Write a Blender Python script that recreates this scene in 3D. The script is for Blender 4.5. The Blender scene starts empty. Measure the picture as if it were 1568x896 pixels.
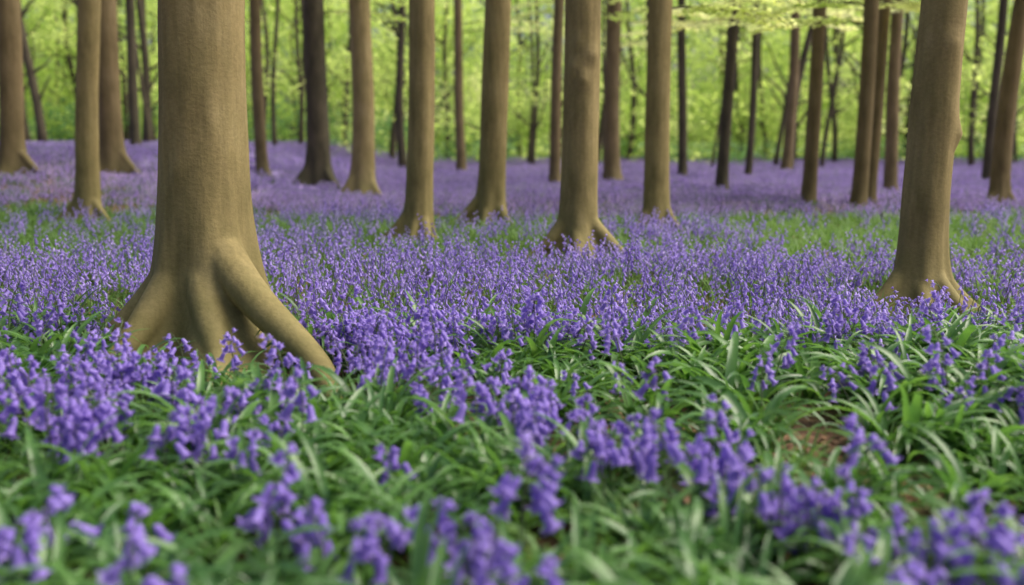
import bpy, math, random
import numpy as np
from mathutils import Vector, noise
random.seed(7); RNG=np.random.default_rng(7)
scene=bpy.context.scene
rad=math.radians

# ---------------------------------------------------------------- helpers
def sm(t):
    t=max(0.0,min(1.0,t)); return t*t*(3-2*t)
def ground_z(x,y):
    z=0.9*sm((y-10)/14)*sm((-x-3)/7)
    z+=0.035*noise.noise(Vector((x*0.6,y*0.6,3)))+0.06*noise.noise(Vector((x*0.15,y*0.15,9)))*sm(y/10)
    return z
def link(o):
    scene.collection.objects.link(o); return o
def mesh_obj(name,v,f,mats,mi=None,smooth=True,do_link=True):
    me=bpy.data.meshes.new(name); me.from_pydata(v,[],f); 
    for m in mats: me.materials.append(m)
    if mi is not None: me.polygons.foreach_set('material_index',mi)
    if smooth: me.polygons.foreach_set('use_smooth',[True]*len(f))
    me.update()
    o=bpy.data.objects.new(name,me)
    if do_link: link(o)
    return o
class MB:
    def __init__(s): s.v=[];s.f=[];s.m=[]
    def tube(s,pts,radii,seg,mi=0,cap=True):
        n=len(pts); base=len(s.v)
        up=Vector((0.31,0.17,0.93))
        for i,p in enumerate(pts):
            a=pts[max(0,i-1)];b=pts[min(n-1,i+1)]
            t=(Vector(b)-Vector(a)).normalized()
            if i==0:
                r=t.cross(up)
                if r.length<0.1: r=t.cross(Vector((1,0,0)))
            else: r=r-t*r.dot(t)
            r.normalize(); q=t.cross(r)
            for k in range(seg):
                an=2*math.pi*k/seg
                s.v.append(tuple(Vector(p)+(r*math.cos(an)+q*math.sin(an))*radii[i]))
        for i in range(n-1):
            for k in range(seg):
                k2=(k+1)%seg
                s.f.append((base+i*seg+k,base+i*seg+k2,base+(i+1)*seg+k2,base+(i+1)*seg+k)); s.m.append(mi)
        if cap:
            s.f.append(tuple(base+k for k in range(seg))[::-1]); s.m.append(mi)
            s.f.append(tuple(base+(n-1)*seg+k for k in range(seg))); s.m.append(mi)

# ---------------------------------------------------------------- materials
def newmat(name):
    m=bpy.data.materials.new(name); m.use_nodes=True
    nt=m.node_tree; nt.nodes.clear()
    out=nt.nodes.new('ShaderNodeOutputMaterial')
    return m,nt,out
def N(nt,t,**kw):
    n=nt.nodes.new(t)
    for k,v in kw.items(): setattr(n,k,v)
    return n
def ramp(nt,stops):
    r=N(nt,'ShaderNodeValToRGB'); e=r.color_ramp.elements
    while len(e)<len(stops): e.new(0.5)
    for i,(p,c) in enumerate(stops):
        e[i].position=p; e[i].color=(*c,1)
    return r
def leafy(name,stops,trans,tcol_gain=(1.6,1.5,0.9),rough=0.45,spec=0.4,noise_scale=3.0):
    m,nt,out=newmat(name); L=nt.links
    oi=N(nt,'ShaderNodeObjectInfo')
    tc=N(nt,'ShaderNodeNewGeometry')
    nz=N(nt,'ShaderNodeTexNoise'); nz.inputs['Scale'].default_value=noise_scale; nz.inputs['Detail'].default_value=2
    L.new(tc.outputs['Position'],nz.inputs['Vector'])
    ma=N(nt,'ShaderNodeMath',operation='ADD'); mb=N(nt,'ShaderNodeMath',operation='MULTIPLY')
    L.new(oi.outputs['Random'],mb.inputs[0]); mb.inputs[1].default_value=0.5
    mc=N(nt,'ShaderNodeMath',operation='MULTIPLY_ADD'); L.new(nz.outputs['Fac'],mc.inputs[0]); mc.inputs[1].default_value=1.3; mc.inputs[2].default_value=-0.4
    L.new(mb.outputs[0],ma.inputs[0]); L.new(mc.outputs[0],ma.inputs[1])
    r=ramp(nt,stops); L.new(ma.outputs[0],r.inputs['Fac'])
    p=N(nt,'ShaderNodeBsdfPrincipled'); p.inputs['Roughness'].default_value=rough
    p.inputs['Specular IOR Level'].default_value=spec
    L.new(r.outputs['Color'],p.inputs['Base Color'])
    t=N(nt,'ShaderNodeBsdfTranslucent')
    g=N(nt,'ShaderNodeMix',data_type='RGBA',blend_type='MULTIPLY'); g.inputs['Factor'].default_value=1
    L.new(r.outputs['Color'],g.inputs[6]); g.inputs[7].default_value=(*tcol_gain,1)
    L.new(g.outputs[2],t.inputs['Color'])
    mx=N(nt,'ShaderNodeMixShader'); mx.inputs[0].default_value=trans
    L.new(p.outputs[0],mx.inputs[1]); L.new(t.outputs[0],mx.inputs[2]); L.new(mx.outputs[0],out.inputs['Surface'])
    return m
M_petal=leafy('bluebell_petal',[(0.1,(0.26,0.17,0.60)),(0.5,(0.40,0.29,0.77)),(0.95,(0.60,0.49,0.88))],0.4,(1.15,1.15,1.1),0.4,0.35,9)
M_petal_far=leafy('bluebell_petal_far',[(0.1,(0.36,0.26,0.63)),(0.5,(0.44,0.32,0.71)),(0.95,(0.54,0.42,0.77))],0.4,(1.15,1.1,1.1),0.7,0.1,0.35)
M_stem=leafy('bluebell_stem',[(0.2,(0.09,0.11,0.06)),(0.8,(0.14,0.22,0.07))],0.1,rough=0.5)
M_leaf=leafy('bluebell_leaf',[(0.15,(0.06,0.15,0.045)),(0.5,(0.13,0.27,0.07)),(0.85,(0.22,0.38,0.12))],0.38,(1.6,1.6,0.85),0.28,0.6,6.0)
M_grass=leafy('grass_blade',[(0.15,(0.07,0.15,0.045)),(0.5,(0.115,0.235,0.065)),(0.85,(0.18,0.31,0.10))],0.38,(1.5,1.5,0.9),0.5,0.35,4)
M_beech_haze=leafy('beech_leaf_haze',[(0.05,(0.30,0.46,0.10)),(0.35,(0.50,0.67,0.20)),(0.65,(0.74,0.84,0.45))],0.66,(1.35,1.2,1.1),0.6,0.2,0.3)  # distance haze put into the leaf colour: tones paled, no mist volume
M_crown=leafy('crown_leaf',[(0.1,(0.12,0.24,0.04)),(0.5,(0.2,0.34,0.06)),(0.95,(0.3,0.44,0.09))],0.6,(1.9,1.8,1.2),0.5,0.3,0.4)
M_shrub=leafy('shrub_leaf',[(0.1,(0.06,0.14,0.06)),(0.5,(0.11,0.23,0.09)),(0.95,(0.2,0.34,0.11))],0.45,(1.4,1.4,1.0),0.5,0.3,0.4)

def bark(name,c0,c1,c2,bump=0.35,streak=.5,grain=.5):
    m,nt,out=newmat(name); L=nt.links
    tc=N(nt,'ShaderNodeTexCoord')
    mp=N(nt,'ShaderNodeMapping'); mp.inputs['Scale'].default_value=(1,1,0.45); L.new(tc.outputs['Object'],mp.inputs['Vector'])
    n1=N(nt,'ShaderNodeTexNoise'); n1.inputs['Scale'].default_value=4.0; n1.inputs['Detail'].default_value=7; n1.inputs['Roughness'].default_value=0.62
    L.new(mp.outputs[0],n1.inputs['Vector'])
    r=ramp(nt,[(0.32,c0),(0.5,c1),(0.72,c2)]); L.new(n1.outputs['Fac'],r.inputs['Fac'])
    mp2=N(nt,'ShaderNodeMapping'); mp2.inputs['Scale'].default_value=(1,1,1.3); L.new(tc.outputs['Object'],mp2.inputs['Vector'])
    n2=N(nt,'ShaderNodeTexNoise'); n2.inputs['Scale'].default_value=38; n2.inputs['Detail'].default_value=6; n2.inputs['Roughness'].default_value=0.7
    L.new(mp2.outputs[0],n2.inputs['Vector'])
    mp3=N(nt,'ShaderNodeMapping'); mp3.inputs['Scale'].default_value=(1,1,0.08); L.new(tc.outputs['Object'],mp3.inputs['Vector'])
    n3=N(nt,'ShaderNodeTexNoise'); n3.inputs['Scale'].default_value=22; n3.inputs['Detail'].default_value=4; L.new(mp3.outputs[0],n3.inputs['Vector'])
    m1=N(nt,'ShaderNodeMix',data_type='RGBA',blend_type='MULTIPLY'); m1.inputs['Factor'].default_value=grain
    r2=ramp(nt,[(0.3,(0.62,0.6,0.58)),(0.62,(1.12,1.12,1.12))]); L.new(n2.outputs['Fac'],r2.inputs['Fac'])
    L.new(r.outputs['Color'],m1.inputs[6]); L.new(r2.outputs['Color'],m1.inputs[7])
    m2=N(nt,'ShaderNodeMix',data_type='RGBA',blend_type='MULTIPLY'); m2.inputs['Factor'].default_value=streak
    r3=ramp(nt,[(0.35,(0.66,0.66,0.64)),(0.6,(1.1,1.1,1.1))]); L.new(n3.outputs['Fac'],r3.inputs['Fac'])
    L.new(m1.outputs[2],m2.inputs[6]); L.new(r3.outputs['Color'],m2.inputs[7])
    # algae and damp near the foot
    n4=N(nt,'ShaderNodeTexNoise'); n4.inputs['Scale'].default_value=2.2; n4.inputs['Detail'].default_value=6; n4.inputs['Roughness'].default_value=.65; L.new(tc.outputs['Object'],n4.inputs['Vector'])
    sz=N(nt,'ShaderNodeSeparateXYZ'); L.new(tc.outputs['Object'],sz.inputs[0])
    mr=N(nt,'ShaderNodeMapRange'); mr.inputs['From Min'].default_value=0.0; mr.inputs['From Max'].default_value=1.1; mr.inputs['To Min'].default_value=.42; mr.inputs['To Max'].default_value=0.0; L.new(sz.outputs['Z'],mr.inputs['Value'])
    r4=ramp(nt,[(0.42,(.35,.35,.35)),(0.6,(1,1,1))]); L.new(n4.outputs['Fac'],r4.inputs['Fac'])
    q=N(nt,'ShaderNodeMath',operation='MULTIPLY_ADD'); L.new(r4.outputs['Color'],q.inputs[0]); q.inputs[1].default_value=.24; L.new(mr.outputs[0],q.inputs[2])
    m3=N(nt,'ShaderNodeMix',data_type='RGBA'); L.new(q.outputs[0],m3.inputs['Factor']); L.new(m2.outputs[2],m3.inputs[6]); m3.inputs[7].default_value=(c1[0]*.55,c1[1]*.70,c1[2]*.5,1)
    p=N(nt,'ShaderNodeBsdfPrincipled'); p.inputs['Roughness'].default_value=0.82; p.inputs['Specular IOR Level'].default_value=0.25
    L.new(m3.outputs[2],p.inputs['Base Color'])
    ad=N(nt,'ShaderNodeMath',operation='ADD'); L.new(n2.outputs['Fac'],ad.inputs[0]); L.new(n3.outputs['Fac'],ad.inputs[1])
    b=N(nt,'ShaderNodeBump'); b.inputs['Strength'].default_value=bump; b.inputs['Distance'].default_value=0.012
    L.new(ad.outputs[0],b.inputs['Height']); L.new(b.outputs[0],p.inputs['Normal'])
    L.new(p.outputs[0],out.inputs['Surface'])
    return m
M_bark=bark('beech_bark',(0.18,0.135,0.058),(0.29,0.22,0.098),(0.36,0.28,0.138))
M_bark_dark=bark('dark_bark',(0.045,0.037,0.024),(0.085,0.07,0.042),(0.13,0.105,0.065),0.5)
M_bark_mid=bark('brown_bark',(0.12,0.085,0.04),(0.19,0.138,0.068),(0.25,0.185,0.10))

def ground_mat():
    m,nt,out=newmat('woodland_floor'); L=nt.links
    g=N(nt,'ShaderNodeNewGeometry'); sx=N(nt,'ShaderNodeSeparateXYZ'); L.new(g.outputs['Position'],sx.inputs[0])
    n=N(nt,'ShaderNodeTexNoise'); n.inputs['Scale'].default_value=14; n.inputs['Detail'].default_value=8; n.inputs['Roughness'].default_value=0.7; L.new(g.outputs['Position'],n.inputs['Vector'])
    soil=ramp(nt,[(0.3,(0.03,0.018,0.01)),(0.5,(0.14,0.075,0.04)),(0.7,(0.30,0.19,0.10))]); L.new(n.outputs['Fac'],soil.inputs['Fac'])
    n2=N(nt,'ShaderNodeTexNoise'); n2.inputs['Scale'].default_value=1.3; n2.inputs['Detail'].default_value=5; L.new(g.outputs['Position'],n2.inputs['Vector'])
    moss=ramp(nt,[(0.3,(0.03,0.07,0.02)),(0.7,(0.07,0.13,0.03))]); L.new(n.outputs['Fac'],moss.inputs['Fac'])
    f=ramp(nt,[(0.55,(0,0,0)),(0.7,(1,1,1))]); L.new(n2.outputs['Fac'],f.inputs['Fac'])
    a=N(nt,'ShaderNodeMix',data_type='RGBA'); L.new(f.outputs['Color'],a.inputs['Factor']); L.new(soil.outputs['Color'],a.inputs[6]); L.new(moss.outputs['Color'],a.inputs[7])
    fl=ramp(nt,[(0.35,(0.18,0.14,0.30)),(0.65,(0.36,0.27,0.55))]); L.new(n.outputs['Fac'],fl.inputs['Fac'])
    mr=N(nt,'ShaderNodeMapRange'); mr.inputs['From Min'].default_value=16; mr.inputs['From Max'].default_value=22; L.new(sx.outputs['Y'],mr.inputs['Value'])
    b=N(nt,'ShaderNodeMix',data_type='RGBA'); L.new(mr.outputs[0],b.inputs['Factor']); L.new(a.outputs[2],b.inputs[6]); L.new(fl.outputs['Color'],b.inputs[7])
    mr2=N(nt,'ShaderNodeMapRange'); mr2.inputs['From Min'].default_value=48; mr2.inputs['From Max'].default_value=58; L.new(sx.outputs['Y'],mr2.inputs['Value'])
    c=N(nt,'ShaderNodeMix',data_type='RGBA'); L.new(mr2.outputs[0],c.inputs['Factor']); L.new(b.outputs[2],c.inputs[6]); c.inputs[7].default_value=(0.09,0.17,0.04,1)
    p=N(nt,'ShaderNodeBsdfPrincipled'); p.inputs['Roughness'].default_value=0.9; L.new(c.outputs[2],p.inputs['Base Color'])
    bp=N(nt,'ShaderNodeBump'); bp.inputs['Strength'].default_value=0.8; bp.inputs['Distance'].default_value=0.03; L.new(n.outputs['Fac'],bp.inputs['Height']); L.new(bp.outputs[0],p.inputs['Normal'])
    L.new(p.outputs[0],out.inputs['Surface']); return m
M_ground=ground_mat()

# ---------------------------------------------------------------- ground
xs=np.concatenate([-np.geomspace(400,22,12),np.arange(-20,20.01,0.4),np.geomspace(22,400,12)])
ys=np.concatenate([-np.geomspace(60,3,6),np.arange(-2,30,0.4),np.geomspace(31,700,26)])
v=[(float(x),float(y),ground_z(x,y)) for y in ys for x in xs]
nx=len(xs)
f=[(j*nx+i,j*nx+i+1,(j+1)*nx+i+1,(j+1)*nx+i) for j in range(len(ys)-1) for i in range(nx-1)]
mesh_obj('ground',v,f,[M_ground])

# ---------------------------------------------------------------- instancing
def protocol(name,objs):
    c=bpy.data.collections.new(name)
    for o in objs: c.objects.link(o)
    return c
def scatter(name,col,n_proto,P,rot,scl,parent=None,realize=False):
    P=np.asarray(P,dtype=np.float32)
    me=bpy.data.meshes.new(name); me.vertices.add(len(P)); me.vertices.foreach_set('co',P.ravel())
    a=me.attributes.new('rot','FLOAT_VECTOR','POINT'); a.data.foreach_set('vector',np.asarray(rot,dtype=np.float32).ravel())
    a=me.attributes.new('scl','FLOAT','POINT'); a.data.foreach_set('value',np.asarray(scl,dtype=np.float32))
    a=me.attributes.new('idx','INT','POINT'); a.data.foreach_set('value',RNG.integers(0,n_proto,len(P)).astype(np.int32))
    me.update()
    o=link(bpy.data.objects.new(name,me))
    ng=bpy.data.node_groups.new(name+'_nodes','GeometryNodeTree')
    ng.interface.new_socket('Geometry',in_out='INPUT',socket_type='NodeSocketGeometry')
    ng.interface.new_socket('Geometry',in_out='OUTPUT',socket_type='NodeSocketGeometry')
    gi=ng.nodes.new('NodeGroupInput'); go=ng.nodes.new('NodeGroupOutput')
    ci=ng.nodes.new('GeometryNodeCollectionInfo'); ci.inputs['Collection'].default_value=col
    ci.inputs['Separate Children'].default_value=True; ci.inputs['Reset Children'].default_value=True
    ip=ng.nodes.new('GeometryNodeInstanceOnPoints'); ip.inputs['Pick Instance'].default_value=True
    def na(nm,t):
        q=ng.nodes.new('GeometryNodeInputNamedAttribute'); q.data_type=t; q.inputs['Name'].default_value=nm
        return next(s for s in q.outputs if s.enabled and s.name=='Attribute')
    ng.links.new(gi.outputs[0],ip.inputs['Points']); ng.links.new(ci.outputs[0],ip.inputs['Instance'])
    ng.links.new(na('idx','INT'),ip.inputs['Instance Index'])
    ng.links.new(na('rot','FLOAT_VECTOR'),ip.inputs['Rotation'])
    ng.links.new(na('scl','FLOAT'),ip.inputs['Scale'])
    if realize:
        rz=ng.nodes.new('GeometryNodeRealizeInstances'); ng.links.new(ip.outputs[0],rz.inputs[0]); ng.links.new(rz.outputs[0],go.inputs[0])
    else: ng.links.new(ip.outputs[0],go.inputs[0])
    md=o.modifiers.new('scatter','NODES'); md.node_group=ng
    if parent: o.parent=parent
    return o

# ---------------------------------------------------------------- bluebell prototypes
def bell(mb,p,d,Lb,R,nseg,detail):
    d=d.normalized(); r=d.cross(Vector((0.3,0.9,0.2))).normalized(); q=d.cross(r)
    if detail>=2: prof=[(0,.22),(.12,.62),(.4,.72),(.7,.8),(.88,1.05),(1.0,1.5)]; tip=(0.90,2.0)
    elif detail==1: prof=[(0,.3),(.35,.75),(.75,.9)]; tip=(1.0,1.8)
    else: prof=[(0,.35),(.6,.9)]; tip=(1.0,1.6)
    base=len(mb.v); n=nseg
    for (t,w) in prof:
        for k in range(n):
            a=2*math.pi*k/n
            ww=w*(1.0 if k%2==0 else (0.93 if t<0.8 else 0.72))
            c=p+d*(Lb*(t if (k%2==0 or t<0.8) else t-0.12*(t-0.5)))
            mb.v.append(tuple(c+(r*math.cos(a)+q*math.sin(a))*R*ww))
    for i in range(len(prof)-1):
        for k in range(n):
            k2=(k+1)%n
            mb.f.append((base+i*n+k,base+i*n+k2,base+(i+1)*n+k2,base+(i+1)*n+k)); mb.m.append(0)
    last=base+(len(prof)-1)*n
    for k in range(0,n,2):
        a=2*math.pi*k/n
        mb.v.append(tuple(p+d*Lb*tip[0]+(r*math.cos(a)+q*math.sin(a))*R*tip[1]))
        ti=len(mb.v)-1
        mb.f.append((last+(k-1)%n,last+k,ti)); mb.m.append(0)
        mb.f.append((last+k,last+(k+1)%n,ti)); mb.m.append(0)
def stem_flower(mb,base,rnd,H,detail,bells):
    az=rnd.uniform(0,6.28); lean=rnd.uniform(.02,.16); hook=rnd.uniform(0.02,0.07)
    dx,dy=math.cos(az),math.sin(az)
    pts=[];n=6
    for i in range(n+1):
        t=i/n; off=lean*t*H+hook*max(0,(t-.65)/.35)**2
        pts.append(Vector((base[0]+dx*off,base[1]+dy*off,base[2]+H*t-0.25*hook*max(0,(t-.8)/.2)**2)))
    mb.tube(pts,[.0038*(1-.5*i/n) for i in range(n+1)] if detail else [.005]*(n+1),4 if detail else 3,1,False)
    t0=.68 if detail==3 else (.66 if detail==2 else .60)
    for b in range(bells):
        t=t0+(1-t0)*b/(bells-1)
        x=t*n; i=min(n-1,int(x)); p=pts[i].lerp(pts[i+1],x-i)
        a=az+b*2.4+rnd.uniform(-.5,.5)
        if rnd.random()<.35: a=az+rnd.uniform(-.9,.9)
        k=1-(t-t0)/(1-t0)*.64
        o=Vector((math.cos(a),math.sin(a),0))
        ext=.036 if detail==3 else (.030 if detail==2 else .024)
        pe=p+o*(ext*k+.004)+Vector((0,0,.006))
        if detail>=2: mb.tube([p,p+o*ext*.55*k+Vector((0,0,.008)),pe],[.0012]*3,3,1,False)
        dirv=(o*rnd.uniform(.3,.95)+Vector((0,0,-1)))
        Lb={3:.064,2:.048,1:.043,0:.037}[detail]*k*rnd.uniform(.85,1.1); R={3:.0168,2:.0125,1:.0108,0:.009}[detail]*(.6+.4*k)
        bell(mb,pe,dirv,Lb,R*(1.0 if detail else 1.3),12 if detail>=2 else (6 if detail==1 else 4),detail)
def proto_bb(i,detail):
    rnd=random.Random(100+i+detail*50); mb=MB()
    if detail>=2:
        stem_flower(mb,(0,0,-.02),rnd,rnd.uniform(.28,.44),detail,rnd.randint(5,9) if detail==3 else rnd.randint(7,12))
    elif detail==1:
        for s in range(2):
            stem_flower(mb,(rnd.uniform(-.06,.06),rnd.uniform(-.06,.06),-.02),rnd,rnd.uniform(.25,.42),1,rnd.randint(6,9))
    else:
        for s in range(20):
            stem_flower(mb,(rnd.uniform(-.32,.32),rnd.uniform(-.32,.32),-.02),rnd,rnd.uniform(.14,.24),0,5)
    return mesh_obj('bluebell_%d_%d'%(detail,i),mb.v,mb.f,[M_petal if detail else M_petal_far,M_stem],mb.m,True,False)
C_bb3=protocol('bluebell_close',[proto_bb(i,3) for i in range(12)])
C_bb2=protocol('bluebell_near',[proto_bb(i,2) for i in range(10)])
C_bb1=protocol('bluebell_mid',[proto_bb(i,1) for i in range(8)])
C_bb0=protocol('bluebell_patch',[proto_bb(i,0) for i in range(5)])

# ---------------------------------------------------------------- leaves
def strap(mb,base,rnd,Ln,W,az,e0,droop,seg=8):
    p=Vector(base); d_az=Vector((math.cos(az),math.sin(az),0)); side=Vector((-math.sin(az),math.cos(az),0))
    e=e0; tw=rnd.uniform(-.5,.5); cv=rnd.uniform(-.25,.25)
    b0=len(mb.v)
    for i in range(seg+1):
        t=i/seg
        w=W*min(1,.45+t*2.2)*(1-max(0,(t-.45)/.55)**2.2)+.0008
        dirv=d_az*math.cos(e)+Vector((0,0,math.sin(e)))+side*cv*t
        dirv.normalize(); nrm=side.cross(dirv).normalized()
        s2=(side*math.cos(tw*t)+nrm*math.sin(tw*t)).normalized()
        up=s2.cross(dirv)
        mb.v.append(tuple(p-s2*w*.5+up*(-w*.22))); mb.v.append(tuple(p)); mb.v.append(tuple(p+s2*w*.5+up*(-w*.22)))
        p=p+dirv*(Ln/seg); e-=droop/seg*(.4+1.3*t)
    for i in range(seg):
        a=b0+i*3
        mb.f.append((a,a+1,a+4,a+3)); mb.f.append((a+1,a+2,a+5,a+4)); mb.m+= [0,0]
def proto_leaf(name,i,n,L0,L1,W0,W1,spread,mat,seg,dr=(1.0,2.6),elev=(.95,1.5)):
    rnd=random.Random(900+i*7+n); mb=MB()
    for k in range(n):
        strap(mb,(rnd.uniform(-spread,spread),rnd.uniform(-spread,spread),-.02),rnd,rnd.uniform(L0,L1),rnd.uniform(W0,W1),rnd.uniform(0,6.28),rnd.uniform(*elev),rnd.uniform(*dr),seg)
    return mesh_obj('%s_%d'%(name,i),mb.v,mb.f,[mat],mb.m,True,False)
C_ros=protocol('leaf_rosettes',[proto_leaf('rosette',i,15,.30,.56,.024,.044,.035,M_leaf,9,(1.2,3.0)) for i in range(8)])
C_tuft=protocol('grass_tufts',[proto_leaf('tuft',i,16,.20,.38,.009,.017,.07,M_grass,5,(.6,2.2)) for i in range(6)])
C_tuftfar=protocol('grass_far',[proto_leaf('fartuft',i,40,.14,.26,.012,.022,.28,M_grass,3,(.6,2.0)) for i in range(4)])

# ---------------------------------------------------------------- trees (x, y on the ground in metres, radius)
def tree(name,x,y,R,H,lean,mat,seed,roots=(),voxel=0.025,seg=40,bumps=(),leany=0.0,limb0=7.0,crown=True,flare=1.0,rh=.42,rr0=.34,rr1=.15):
    rnd=random.Random(seed); mb=MB()
    zs=[-.35,-.2,-.1]+[i*.04 for i in range(0,20)]+[.8+i*.12 for i in range(0,30)]
    z=zs[-1]
    while z<H: z+=.5; zs.append(z)
    sc=R/.2
    lobes=[(rnd.uniform(0,6.28),rnd.uniform(.2,.7)*R*flare,rnd.uniform(.12,.24)*sc,rnd.uniform(.28,.5)) for _ in range(6)]
    lobes+=[(a,min(l,1.0)*R*1.5,.24*sc,.30) for (a,l) in roots]
    wob=rnd.uniform(.02,.05)
    def centre(z):
        return Vector((lean*z+wob*math.sin(z*.8+seed)-wob*math.sin(seed),leany*z+.03*math.sin(z*.4+seed*2)-.03*math.sin(seed*2),z))
    b0=len(mb.v)
    for z in zs:
        c=centre(z); zz=max(0,z)
        for k in range(seg):
            a=2*math.pi*k/seg
            r=R*(1.0-.45*(zz/H)**1.2)+R*.22*flare*math.exp(-zz/(.28*sc))
            for (la,ll,lh,lw) in lobes:
                d=(a-la+math.pi)%(2*math.pi)-math.pi
                r+=ll*math.exp(-zz/lh)*math.exp(-(d/lw)**2)
                r+=R*.045*math.exp(-zz/.8)*math.exp(-(d/.3)**2)
            r*=1+.06*noise.noise(Vector((math.cos(a)*1.2,math.sin(a)*1.2,z*.7+seed*3)))+.03*noise.noise(Vector((math.cos(a)*3,math.sin(a)*3,z*3+seed)))
            for (bz,ba,bs,bh) in bumps:
                d=(a-ba+math.pi)%(2*math.pi)-math.pi
                r+=R*bh*math.exp(-((z-bz)/bs)**2)*math.exp(-(d*R/bs/1.2)**2)
            mb.v.append((c.x+r*math.cos(a),c.y+r*math.sin(a),z))
    n=len(zs)
    for i in range(n-1):
        for k in range(seg):
            k2=(k+1)%seg
            mb.f.append((b0+i*seg+k,b0+i*seg+k2,b0+(i+1)*seg+k2,b0+(i+1)*seg+k)); mb.m.append(0)
    mb.f.append(tuple(b0+k for k in range(seg))[::-1]); mb.m.append(0)
    mb.f.append(tuple(b0+(n-1)*seg+k for k in range(seg))); mb.m.append(0)
    for (a,l) in roots:
        pts=[];rr=[]
        wig=rnd.uniform(-.25,.25)
        for i in range(15):
            t=i/14; r=R*.45+(l-R*.45)*t
            aa=a+wig*t*t*.5+.05*math.sin(t*7+seed)
            z=(rh*R/.245+.12*l)*(1-t)**1.8+.07*(1-t)-.03*t
            pts.append(Vector((r*math.cos(aa),r*math.sin(aa),z))); rr.append(R*(rr0*(1-t)**1.1+rr1))
        mb.tube(pts,rr,12)
    o=mesh_obj(name,mb.v,mb.f,[mat],mb.m)
    o.location=(x,y,ground_z(x,y)-.01)
    if voxel:
        md=o.modifiers.new('fuse','REMESH'); md.mode='VOXEL'; md.voxel_size=voxel; md.use_smooth_shade=True
        md=o.modifiers.new('soften','SMOOTH'); md.iterations=6; md.factor=.6
    if crown:
        lb=MB(); ends=[]
        nl=8
        for k in range(nl):
            z0=limb0+(H-limb0-.5)*k/nl; c=centre(z0); a=k*2.4+rnd.uniform(-.4,.4); Ln=rnd.uniform(2.2,4.0)*(1-.45*k/nl)
            p=c.copy(); pts=[p.copy()]; e=rnd.uniform(.5,.9); rr=[R*.32*(1-.5*k/nl)]
            for s in range(7):
                p=p+Vector((math.cos(a)*math.cos(e),math.sin(a)*math.cos(e),math.sin(e)))*Ln/7
                e-=.09; a+=rnd.uniform(-.15,.15); pts.append(p.copy()); rr.append(rr[0]*(1-(s+1)/7.6))
                if s>4: ends.append(p.copy())
            lb.tube(pts,rr,7)
            for s in (3,5):
                q=pts[s].copy(); a2=a+rnd.choice([-1,1])*rnd.uniform(.6,1.1); pp=[q.copy()]
                for u in range(4):
                    q=q+Vector((math.cos(a2),math.sin(a2),.25))*Ln*.09; pp.append(q.copy())
                lb.tube(pp,[rr[s]*.6*(1-u/5) for u in range(5)],5); ends+=pp[4:]
        lo=mesh_obj('limbs',lb.v,lb.f,[mat],lb.m); lo.parent=o
        P=[tuple(e_+Vector((rnd.gauss(0,.3),rnd.gauss(0,.3),rnd.gauss(0,.25)))) for e_ in ends]
        rot=np.stack([RNG.uniform(-.3,.3,len(P)),RNG.uniform(-.3,.3,len(P)),RNG.uniform(0,6.28,len(P))],1)
        scatter('crown',C_crown,3,P,rot,RNG.uniform(.9,1.4,len(P)),parent=o,realize=True)
    return o

def leaf_cluster(i,n,rx,rz,s0,s1,mat,quad=False):
    rnd=random.Random(40+i); mb=MB()
    for k in range(n):
        while True:
            q=Vector((rnd.uniform(-1,1),rnd.uniform(-1,1),rnd.uniform(-1,1)))
            if q.length<1: break
        p=Vector((q.x*rx,q.y*rx,q.z*rz+rz*.25*math.sin(q.x*5)))
        s=rnd.uniform(s0,s1); a=rnd.uniform(0,6.28)
        d=Vector((math.cos(a),math.sin(a),rnd.uniform(-.5,.2))).normalized(); sp=.7 if quad else .45
        nn=Vector((rnd.gauss(0,sp),rnd.gauss(0,sp),1)).normalized()
        w=d.cross(nn).normalized()
        b=len(mb.v)
        if quad:
            mb.v+= [tuple(p-d*s*.5),tuple(p+w*s*.33),tuple(p+d*s*.5),tuple(p-w*s*.33)]; mb.f.append((b,b+1,b+2,b+3))
        else:
            mb.v+= [tuple(p-d*s*.5),tuple(p+w*s*.3-d*s*.1),tuple(p+w*s*.22+d*s*.22),tuple(p+d*s*.5),tuple(p-w*s*.22+d*s*.22),tuple(p-w*s*.3-d*s*.1)]
            mb.f.append((b,b+1,b+2,b+3,b+4,b+5))
        mb.m.append(0)
    return mesh_obj('cluster_%d'%i,mb.v,mb.f,[mat],mb.m,False,False)
C_crown=protocol('crown_clusters',[leaf_cluster(i,26,.7,.3,.10,.16,M_crown,True) for i in range(3)])
C_bg=protocol('foliage_clusters',[leaf_cluster(10+i,50,1.05,.6,.18,.32,M_beech_haze,True) for i in range(4)])
C_shrub=protocol('shrub_clusters',[leaf_cluster(20+i,60,.8,.5,.12,.22,M_shrub,True) for i in range(3)])

D=math.radians
TR=[]  # for keeping plants clear of the stems
def T(name,x,y,R,H=14,lean=0.0,mat=None,**kw):
    TR.append((x,y,R)); return tree(name,x,y,R,H,lean,mat or M_bark,seed=len(TR)+3,**kw)
T('beech_tree',-1.70,5.50,.232,15,.022,voxel=.014,seg=64,flare=1.2,rh=.44,rr0=.34,rr1=.18,
  roots=((math.atan2(-.92,.94),1.62),(D(-72),.90),(D(185),.84),(D(225),.80),(D(80),.6),(D(20),.5),(D(130),.55)),
  bumps=((1.32,D(-60),.03,.12),(1.55,D(-80),.025,.08),(1.05,D(-110),.03,.07)))
T('beech_tree',2.88,7.0,.156,14,.0,voxel=.014,seg=56,flare=1.3,rh=.36,roots=((D(-60),.62),(D(-155),.72),(D(-15),.60),(D(-105),.55),(D(100),.4)),bumps=((1.30,D(-8),.05,.30),(1.34,D(-20),.10,.10),(1.85,D(-80),.06,.15)))
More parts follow.
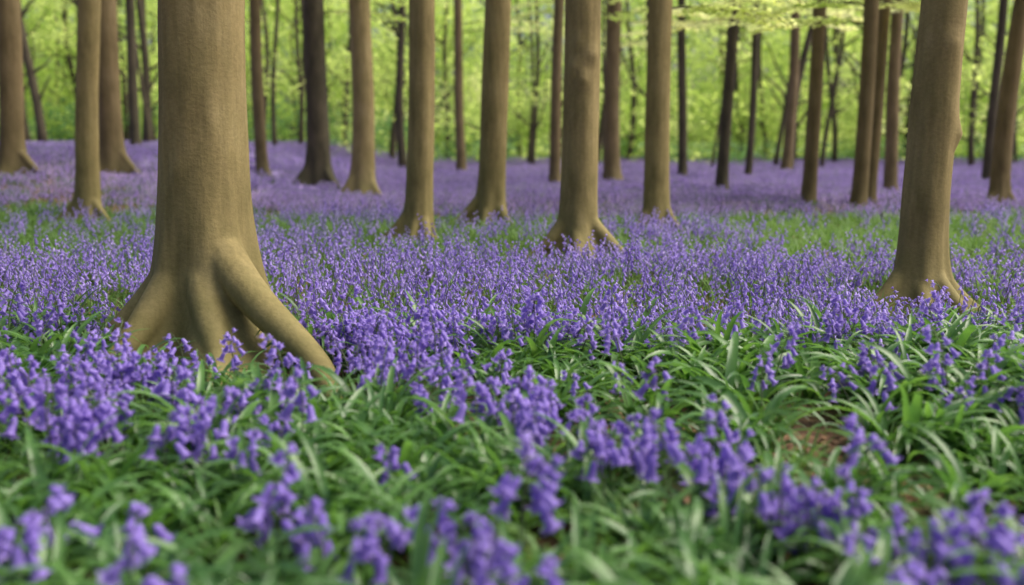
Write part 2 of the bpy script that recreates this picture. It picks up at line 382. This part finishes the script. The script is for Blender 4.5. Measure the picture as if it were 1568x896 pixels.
T('beech_tree',.64,9.8,.180,14,.005,voxel=.016,seg=56,flare=1.1,roots=((D(-40),.92),(D(-95),.60),(D(200),.7),(D(60),.4)),bumps=((1.78,D(-90),.05,.16),(2.02,D(-60),.06,.18),(1.9,D(-120),.05,.16),(2.1,D(-110),.03,.12)))
T('beech_tree',-1.10,11.6,.156,14,.035,voxel=.018,roots=((D(-60),.5),(D(200),.6),(D(-100),.4)))
T('beech_tree',-.31,13.7,.187,14,.055,voxel=.018,flare=1.2,roots=((D(-45),.65),(D(195),.75),(D(-100),.5)))
T('beech_tree',1.9,13.1,.163,14,.01,voxel=.018,roots=((D(-30),.5),(D(215),.55)))
T('beech_tree',-5.95,14.0,.158,14,.06,voxel=.02,roots=((D(-30),.5),(D(190),.55)))
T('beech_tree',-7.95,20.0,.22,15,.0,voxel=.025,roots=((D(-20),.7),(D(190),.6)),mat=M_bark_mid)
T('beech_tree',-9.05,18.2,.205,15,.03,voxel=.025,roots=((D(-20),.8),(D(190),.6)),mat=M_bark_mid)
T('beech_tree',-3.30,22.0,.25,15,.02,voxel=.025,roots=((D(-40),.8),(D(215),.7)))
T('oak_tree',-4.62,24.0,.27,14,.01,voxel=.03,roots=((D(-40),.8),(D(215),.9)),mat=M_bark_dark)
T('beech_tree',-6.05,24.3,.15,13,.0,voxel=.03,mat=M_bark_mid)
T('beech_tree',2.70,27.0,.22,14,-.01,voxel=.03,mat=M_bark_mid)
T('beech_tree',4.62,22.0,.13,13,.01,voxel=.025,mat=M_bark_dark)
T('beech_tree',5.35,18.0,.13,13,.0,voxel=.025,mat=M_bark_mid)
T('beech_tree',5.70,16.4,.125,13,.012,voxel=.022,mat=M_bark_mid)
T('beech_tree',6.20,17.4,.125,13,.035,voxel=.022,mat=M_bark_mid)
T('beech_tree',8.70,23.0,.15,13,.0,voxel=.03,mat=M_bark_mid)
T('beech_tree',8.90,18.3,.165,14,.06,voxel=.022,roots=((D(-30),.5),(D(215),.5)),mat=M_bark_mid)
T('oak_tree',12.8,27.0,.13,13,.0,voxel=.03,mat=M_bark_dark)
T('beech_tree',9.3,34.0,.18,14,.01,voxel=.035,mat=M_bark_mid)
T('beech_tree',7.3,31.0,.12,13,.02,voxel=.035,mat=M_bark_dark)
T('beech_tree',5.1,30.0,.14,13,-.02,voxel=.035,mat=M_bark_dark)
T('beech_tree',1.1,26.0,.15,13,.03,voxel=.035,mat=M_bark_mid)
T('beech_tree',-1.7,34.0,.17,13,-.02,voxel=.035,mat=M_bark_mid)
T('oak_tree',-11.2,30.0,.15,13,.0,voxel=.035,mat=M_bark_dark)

# mass of distant trees
rnd=random.Random(5); mb=MB()
for k in range(135):
    y=rnd.uniform(32,74); x=rnd.uniform(-.66,.66)*y
    R=rnd.uniform(.04,.14)*(1+.006*y); H=rnd.uniform(9,14); lx=rnd.gauss(0,.04); z0=ground_z(x,y)
    ph=rnd.uniform(0,6); wv=rnd.uniform(.08,.25)
    pts=[Vector((x+lx*z+wv*math.sin(z*.6+ph),y,z0+z)) for z in np.linspace(-.2,H,16)]
    mb.tube(pts,[R*(1-.6*i/15)*(1.35 if i==0 else 1) for i in range(16)],9)
    for b in range(rnd.randint(3,8)):
        i=rnd.randint(2,10); p=pts[i].copy(); s=rnd.choice([-1,1]); e=rnd.uniform(.3,1.2); Ln=rnd.uniform(1,4); bp=[p.copy()]
        for u in range(6):
            p=p+Vector((s*math.cos(e),rnd.uniform(-.3,.3),math.sin(e)))*Ln/6; e+=rnd.uniform(-.25,.3); bp.append(p.copy())
        mb.tube(bp,[R*.4*(1-u/7) for u in range(7)],5)
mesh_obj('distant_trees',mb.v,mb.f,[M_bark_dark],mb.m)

# bright leaf walls beyond the wood: one mass of foliage
P=[];S=[]
rnd=random.Random(11)
while len(P)<5000:
    y=36+42*rnd.random()**.75; x=rnd.uniform(-.75,.75)*y; z=rnd.uniform(0,1)**.9*(.22*y)+.2
    nn=noise.noise(Vector((x*.16,y*.16,z*.22)))+.5*noise.noise(Vector((x*.45,y*.3,z*.5)))
    dens=.35+nn*1.6+ (.28 if y>55 else -.18) + (.15 if z<2.5 and y>48 else 0)
    if z<1.6 and y<46: dens-=.5
    if rnd.random()<dens:
        P.append((x,y,z+ground_z(x,y))); S.append(rnd.uniform(.7,1.35)*(1 if y>48 else .75))
for k in range(1500):   # extra big leaf clusters, added to cover the grey sky behind the wood
    y=rnd.uniform(80,88); x=rnd.uniform(-.75,.75)*y; z=rnd.uniform(0,.19)*y
    P.append((x,y,z+ground_z(x,y))); S.append(rnd.uniform(1.4,2.1))
rot=np.stack([RNG.uniform(-.5,.5,len(P)),RNG.uniform(-.5,.5,len(P)),RNG.uniform(0,6.28,len(P))],1)
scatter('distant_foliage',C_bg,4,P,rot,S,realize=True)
P=[]
while len(P)<380:
    y=rnd.uniform(46,60); x=rnd.uniform(-.72,.72)*y
    nn=noise.noise(Vector((x*.12,y*.12,31)))
    if rnd.random()<.45+1.4*nn-(.25 if x>0 else -.15): P.append((x,y,ground_z(x,y)+rnd.uniform(.1,1.9 if x<0 else 1.0)))
rot=np.stack([RNG.uniform(-.5,.5,len(P)),RNG.uniform(-.5,.5,len(P)),RNG.uniform(0,6.28,len(P))],1)
scatter('woodland_shrubs',C_shrub,3,P,rot,RNG.uniform(.8,1.4,len(P)),realize=True)

# low leafy sprays reaching into view
def spray(mb,start,az,Ln,rnd,droop=.05,leaf=.075,mi_leaf=1):
    p=Vector(start); pts=[p.copy()]; e=.18; a=az
    for s in range(10):
        p=p+Vector((math.cos(a)*math.cos(e),math.sin(a)*math.cos(e),math.sin(e)))*Ln/10; e-=droop; a+=rnd.uniform(-.15,.15); pts.append(p.copy())
    mb.tube(pts,[.016*(1-i/11.5) for i in range(11)],5,0)
    for i in range(2,11):
        for side in (-1,1):
            q=pts[i].copy(); a2=a+side*rnd.uniform(.6,1.0); tl=Ln*rnd.uniform(.16,.32)*(1-.4*i/10); tp=[q.copy()]
            for u in range(6):
                q=q+Vector((math.cos(a2),math.sin(a2),rnd.uniform(-.18,.1)))*tl/6; tp.append(q.copy())
                for s2 in (-1,1,1,-1):
                    aa=a2+s2*rnd.uniform(.5,1.2); d=Vector((math.cos(aa),math.sin(aa),rnd.uniform(-.4,.1))).normalized()
                    nn=Vector((rnd.gauss(0,.3),rnd.gauss(0,.3),1)).normalized(); w=d.cross(nn).normalized(); s=leaf*rnd.uniform(.7,1.2); b=len(mb.v); c=q+d*s*.55+Vector((0,0,rnd.uniform(-.03,.03)))
                    mb.v+= [tuple(c-d*s*.5),tuple(c+w*s*.3-d*s*.1),tuple(c+w*s*.22+d*s*.22),tuple(c+d*s*.5),tuple(c-w*s*.22+d*s*.22),tuple(c-w*s*.3-d*s*.1)]
                    mb.f.append((b,b+1,b+2,b+3,b+4,b+5)); mb.m.append(mi_leaf)
            mb.tube(tp,[.004]*7,3,0)
mb=MB(); rnd=random.Random(21)
SP=[(5.35,18.0,3.2,D(185),2.6),(5.35,18.0,3.5,D(10),2.2),(5.70,16.4,3.3,D(0),2.4),(5.70,16.4,3.0,D(170),1.6),(6.2,17.4,3.6,D(-20),2.4),(4.62,22.0,3.9,D(170),2.6),
    (1.9,13.1,2.85,D(20),1.9),(2.7,27,4.4,D(190),3.0),(2.7,27,4.2,D(-10),2.6),(4.62,22.0,3.5,D(-20),2.4),(7.3,31,4.6,D(190),3.2),(8.7,23,4.0,D(200),2.6),(-1.7,34,4.7,D(0),3.4),(-4.62,24,4.0,D(10),2.2),(5.1,30,3.9,D(180),2.6),(5.1,30,4.4,D(0),2.6)]
for (x,y,z,a,Ln) in SP:
    for q in range(2): spray(mb,(x,y,z+ground_z(x,y)+q*.3),a+rnd.uniform(-.3,.3),Ln*rnd.uniform(.8,1.1),rnd,leaf=.10)
mesh_obj('beech_branches',mb.v,mb.f,[M_bark_dark,M_beech_haze],mb.m,False)

# ---------------------------------------------------------------- plant scatter
def cull(x,y,pad):
    for j,(tx,ty,R) in enumerate(TR):
        dx=x-tx; dy=y-ty
        if abs(dx)<3 and abs(dy)<3:
            ext=R*((4.6 if j==0 else (5.2 if j==1 else 4.2)) if dy<0 else 1.6)+pad
            if (dx/(R*(2.2 if j==0 else 3.0)+pad))**2+(dy/ext)**2<1: return True
    ax,ay,bx,by=-1.70,5.30,-.72,4.42
    t=max(0,min(1,((x-ax)*(bx-ax)+(y-ay)*(by-ay))/((bx-ax)**2+(by-ay)**2)))
    return math.hypot(x-ax-t*(bx-ax),y-ay-t*(by-ay))<.24+pad*.6
blobs=[(-1.95,3.95,.24,.65),(-1.70,3.80,.16,.65),(-1.45,3.95,.13,.65),(-1.18,3.8,.13,.65),(-.90,3.5,.10,.8),(-1.5,3.2,.16,.6),(-1.15,3.0,.12,.6),(-.96,3.2,.08,.5),(-2.0,3.3,.22,.5),(-1.55,3.5,.15,.4),
 (-.66,2.62,.05,.8),(-.52,2.5,.05,.8),(-.40,2.38,.05,.9),(-.30,2.42,.05,.9),(-.20,2.35,.04,.9),(0.0,2.45,.03,.8),(-.08,2.18,.04,.8),(.13,2.15,.04,.8),(-.80,2.05,.04,.6),(-1.15,2.5,.05,.7),(-1.22,2.3,.06,.7),(-.05,1.98,.03,.5),
 (2.05,3.9,.22,.6),(1.75,4.1,.16,.4),(2.5,3.6,.3,.5),(-.75,4.9,.2,.7),(-.45,4.5,.15,.5),(1.42,2.35,.12,.5),(-1.50,4.45,.04,.4)]
line=[(-.65,4.5),(-.35,4.0),(.02,3.5),(.34,3.1),(.66,2.72),(.92,2.38),(1.10,2.12),(1.3,1.8)]
def fdens(x,y):
    n=noise.noise(Vector((x*.9,y*.9,0)))
    n2=noise.noise(Vector((x*.35,y*.35,5)))
    if y<5.2:
        d=.05 if y>3.6 else .008
        e=4.75+.35*n+(.1 if x>1 else 0)
        return max(d,.85*sm((y-e)/.4))
    if y<10.5: 
        e=8.1+1.3*n2+(-.3 if x>1 else 0)
        return (.80+.6*n)*(1-.86*sm((y-e)/1.4))
    if y<14.5:  return max(.06,.12+.8*n2+.5*n-(.10 if x>3 else 0))
    return 1.0
def gen(n_per_m2,y0,y1,fn,pad,xm=.60,xp=.7):
    out=[]; area=(y1-y0)*2*(xm*(y0+y1)/2+xp); n=int(area*n_per_m2); r=random.Random(int(y0*100+n_per_m2))
    while n>0:
        n-=1
        y=math.sqrt(r.random()*(y1**2-y0**2)+y0**2); x=r.uniform(-1,1)*(xm*y+xp)
        if r.random()>fn(x,y) or cull(x,y,pad): continue
        out.append((x,y,ground_z(x,y)))
    return out
def rots(n,tilt): return np.stack([RNG.normal(0,tilt,n),RNG.normal(0,tilt,n),RNG.uniform(0,6.28,n)],1)
# flowers
P=gen(105,1.6,5.2,fdens,.03)
r=random.Random(77)
for (bx,by,br,bs) in blobs:
    for _ in range(max(2,int(95*bs*math.pi*br*br*1.7))):
        x=bx+r.gauss(0,br*.9); y=by+r.gauss(0,br*.9)
        if not cull(x,y,-.12): P.append((x,y,ground_z(x,y)))
for i in range(len(line)-1):
    ax,ay=line[i];bx,by=line[i+1]; L_=math.hypot(bx-ax,by-ay)
    for _ in range(int(L_*28)):
        t=r.random(); x=ax+(bx-ax)*t+r.gauss(0,.085); y=ay+(by-ay)*t+r.gauss(0,.12); P.append((x,y,ground_z(x,y)))
Pa=[p for p in P if p[1]<3.9]; Pb=[p for p in P if p[1]>=3.9]
scatter('close_bluebells',C_bb3,12,Pa,rots(len(Pa),.15),RNG.uniform(.82,1.2,len(Pa)),realize=True)
scatter('bluebells',C_bb2,10,Pb,rots(len(Pb),.15),RNG.uniform(.9,1.25,len(Pb)),realize=True)
P=gen(60,5.2,14.5,fdens,.05); scatter('bluebell_drift',C_bb1,8,P,rots(len(P),.16),RNG.uniform(.72,1.12,len(P)))
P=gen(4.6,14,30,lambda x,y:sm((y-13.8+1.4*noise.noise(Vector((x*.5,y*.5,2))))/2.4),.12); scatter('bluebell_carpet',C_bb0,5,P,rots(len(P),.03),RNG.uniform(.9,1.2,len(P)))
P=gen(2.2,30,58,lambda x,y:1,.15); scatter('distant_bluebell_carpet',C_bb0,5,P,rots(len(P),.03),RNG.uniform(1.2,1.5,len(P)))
# leaves
soil=[(.56,4.2,.22),(1.09,3.67,.22),(1.35,3.2,.20),(.75,3.95,.15),(1.2,3.45,.16),(1.5,2.9,.12)]
def ldens(x,y):
    for (sx,sy,sr) in soil:
        if (x-sx)**2+(y-sy)**2<(sr*(1+.8*noise.noise(Vector((x*6,y*6,0)))))**2: return 0
    return .70+.7*noise.noise(Vector((x*1.1,y*1.1,17)))
P=gen(58,1.4,5.6,ldens,.04); scatter('bluebell_leaves',C_ros,8,P,rots(len(P),.12),[RNG.uniform(.55,.95)*(1.15 if (p[0]>.5 and 3.5<p[1]<5) else 1) for p in P],realize=True)
P=gen(30,1.4,5.6,lambda x,y:1.0-ldens(x,y) if ldens(x,y)>0 else 0,-.02); scatter('grass',C_tuft,6,P,rots(len(P),.1),RNG.uniform(.5,.85,len(P)),realize=True)
P=gen(40,5.4,14.5,lambda x,y:.9,.02); scatter('woodland_grass',C_tuft,6,P,rots(len(P),.1),RNG.uniform(.5,.9,len(P)),realize=True)
P=gen(5.5,14,20,lambda x,y:.8*(1-sm((y-14.5)/4)),.0); scatter('distant_grass',C_tuftfar,4,P,rots(len(P),.05),RNG.uniform(.7,1.0,len(P)),realize=True)
P=[];r=random.Random(3)
for (tx,ty,R) in TR[:7]:
    for _ in range(int(300*(R*3.3)**2*3)):
        a=r.uniform(0,6.28); q=R*r.uniform(1.3,4.4); x=tx+q*math.cos(a); y=ty+q*math.sin(a); P.append((x,y,ground_z(x,y)))
for _ in range(110):
    t=r.random(); x=-1.70+.9*t+r.gauss(0,.18); y=5.2-.8*t+r.gauss(0,.18); P.append((x,y,ground_z(x,y)))
scatter('short_grass',C_tuft,6,P,rots(len(P),.15),RNG.uniform(.18,.36,len(P)),realize=True)

# fallen beech leaves on the bare earth
mb=MB(); r=random.Random(9)
for (sx,sy,sr) in soil:
    for _ in range(110):
        x=sx+r.gauss(0,sr*.8); y=sy+r.gauss(0,sr*.8); s=r.uniform(.03,.06); a=r.uniform(0,6.28)
        d=Vector((math.cos(a),math.sin(a),r.uniform(-.3,.3))).normalized(); w=d.cross(Vector((r.gauss(0,.4),r.gauss(0,.4),1)).normalized()).normalized()
        p=Vector((x,y,ground_z(x,y)+r.uniform(.008,.03))); b=len(mb.v)
        mb.v+=[tuple(p-d*s*.5),tuple(p+w*s*.3-d*s*.1),tuple(p+w*s*.22+d*s*.22),tuple(p+d*s*.5),tuple(p-w*s*.22+d*s*.22),tuple(p-w*s*.3-d*s*.1)]
        mb.f.append((b,b+1,b+2,b+3,b+4,b+5)); mb.m.append(0)
M_dead=leafy('dead_leaf',[(0.1,(0.10,0.05,0.025)),(0.5,(0.22,0.12,0.06)),(0.9,(0.34,0.22,0.12))],0.1,(1,1,1),0.6,0.3,25)
mesh_obj('fallen_leaves',mb.v,mb.f,[M_dead],mb.m,False)

# ---------------------------------------------------------------- light
SUN_EL,SUN_AZ=rad(54),rad(84)   # azimuth clockwise from +Y
sd=Vector((math.sin(SUN_AZ)*math.cos(SUN_EL),math.cos(SUN_AZ)*math.cos(SUN_EL),math.sin(SUN_EL)))
ld=bpy.data.lights.new('sun','SUN'); ld.energy=4.8; ld.angle=rad(55); ld.color=(1,.94,.84)
lo=link(bpy.data.objects.new('sun',ld)); lo.rotation_euler=sd.to_track_quat('Z','Y').to_euler(); lo.location=(0,0,30)
w=bpy.data.worlds.new('World'); scene.world=w; w.use_nodes=True
nt=w.node_tree; bg=nt.nodes['Background']; sky=nt.nodes.new('ShaderNodeTexSky'); sky.sky_type='NISHITA'; sky.sun_disc=False
sky.sun_elevation=SUN_EL; sky.sun_rotation=SUN_AZ; sky.dust_density=6.0; sky.air_density=1.0; sky.ozone_density=1.0
nt.links.new(sky.outputs[0],bg.inputs['Color']); bg.inputs['Strength'].default_value=0.15

# ---------------------------------------------------------------- camera
cd=bpy.data.cameras.new('camera'); cam=link(bpy.data.objects.new('camera',cd)); scene.camera=cam
cam.location=(0,0,1.2); cam.rotation_euler=(rad(90-8.69),0,0)
cd.lens=35; cd.sensor_width=36; cd.clip_start=.05; cd.clip_end=2000
cd.dof.use_dof=True; cd.dof.focus_distance=5.9; cd.dof.aperture_fstop=.95
scene.view_settings.view_transform='Standard'; scene.view_settings.look='None'; scene.view_settings.exposure=0
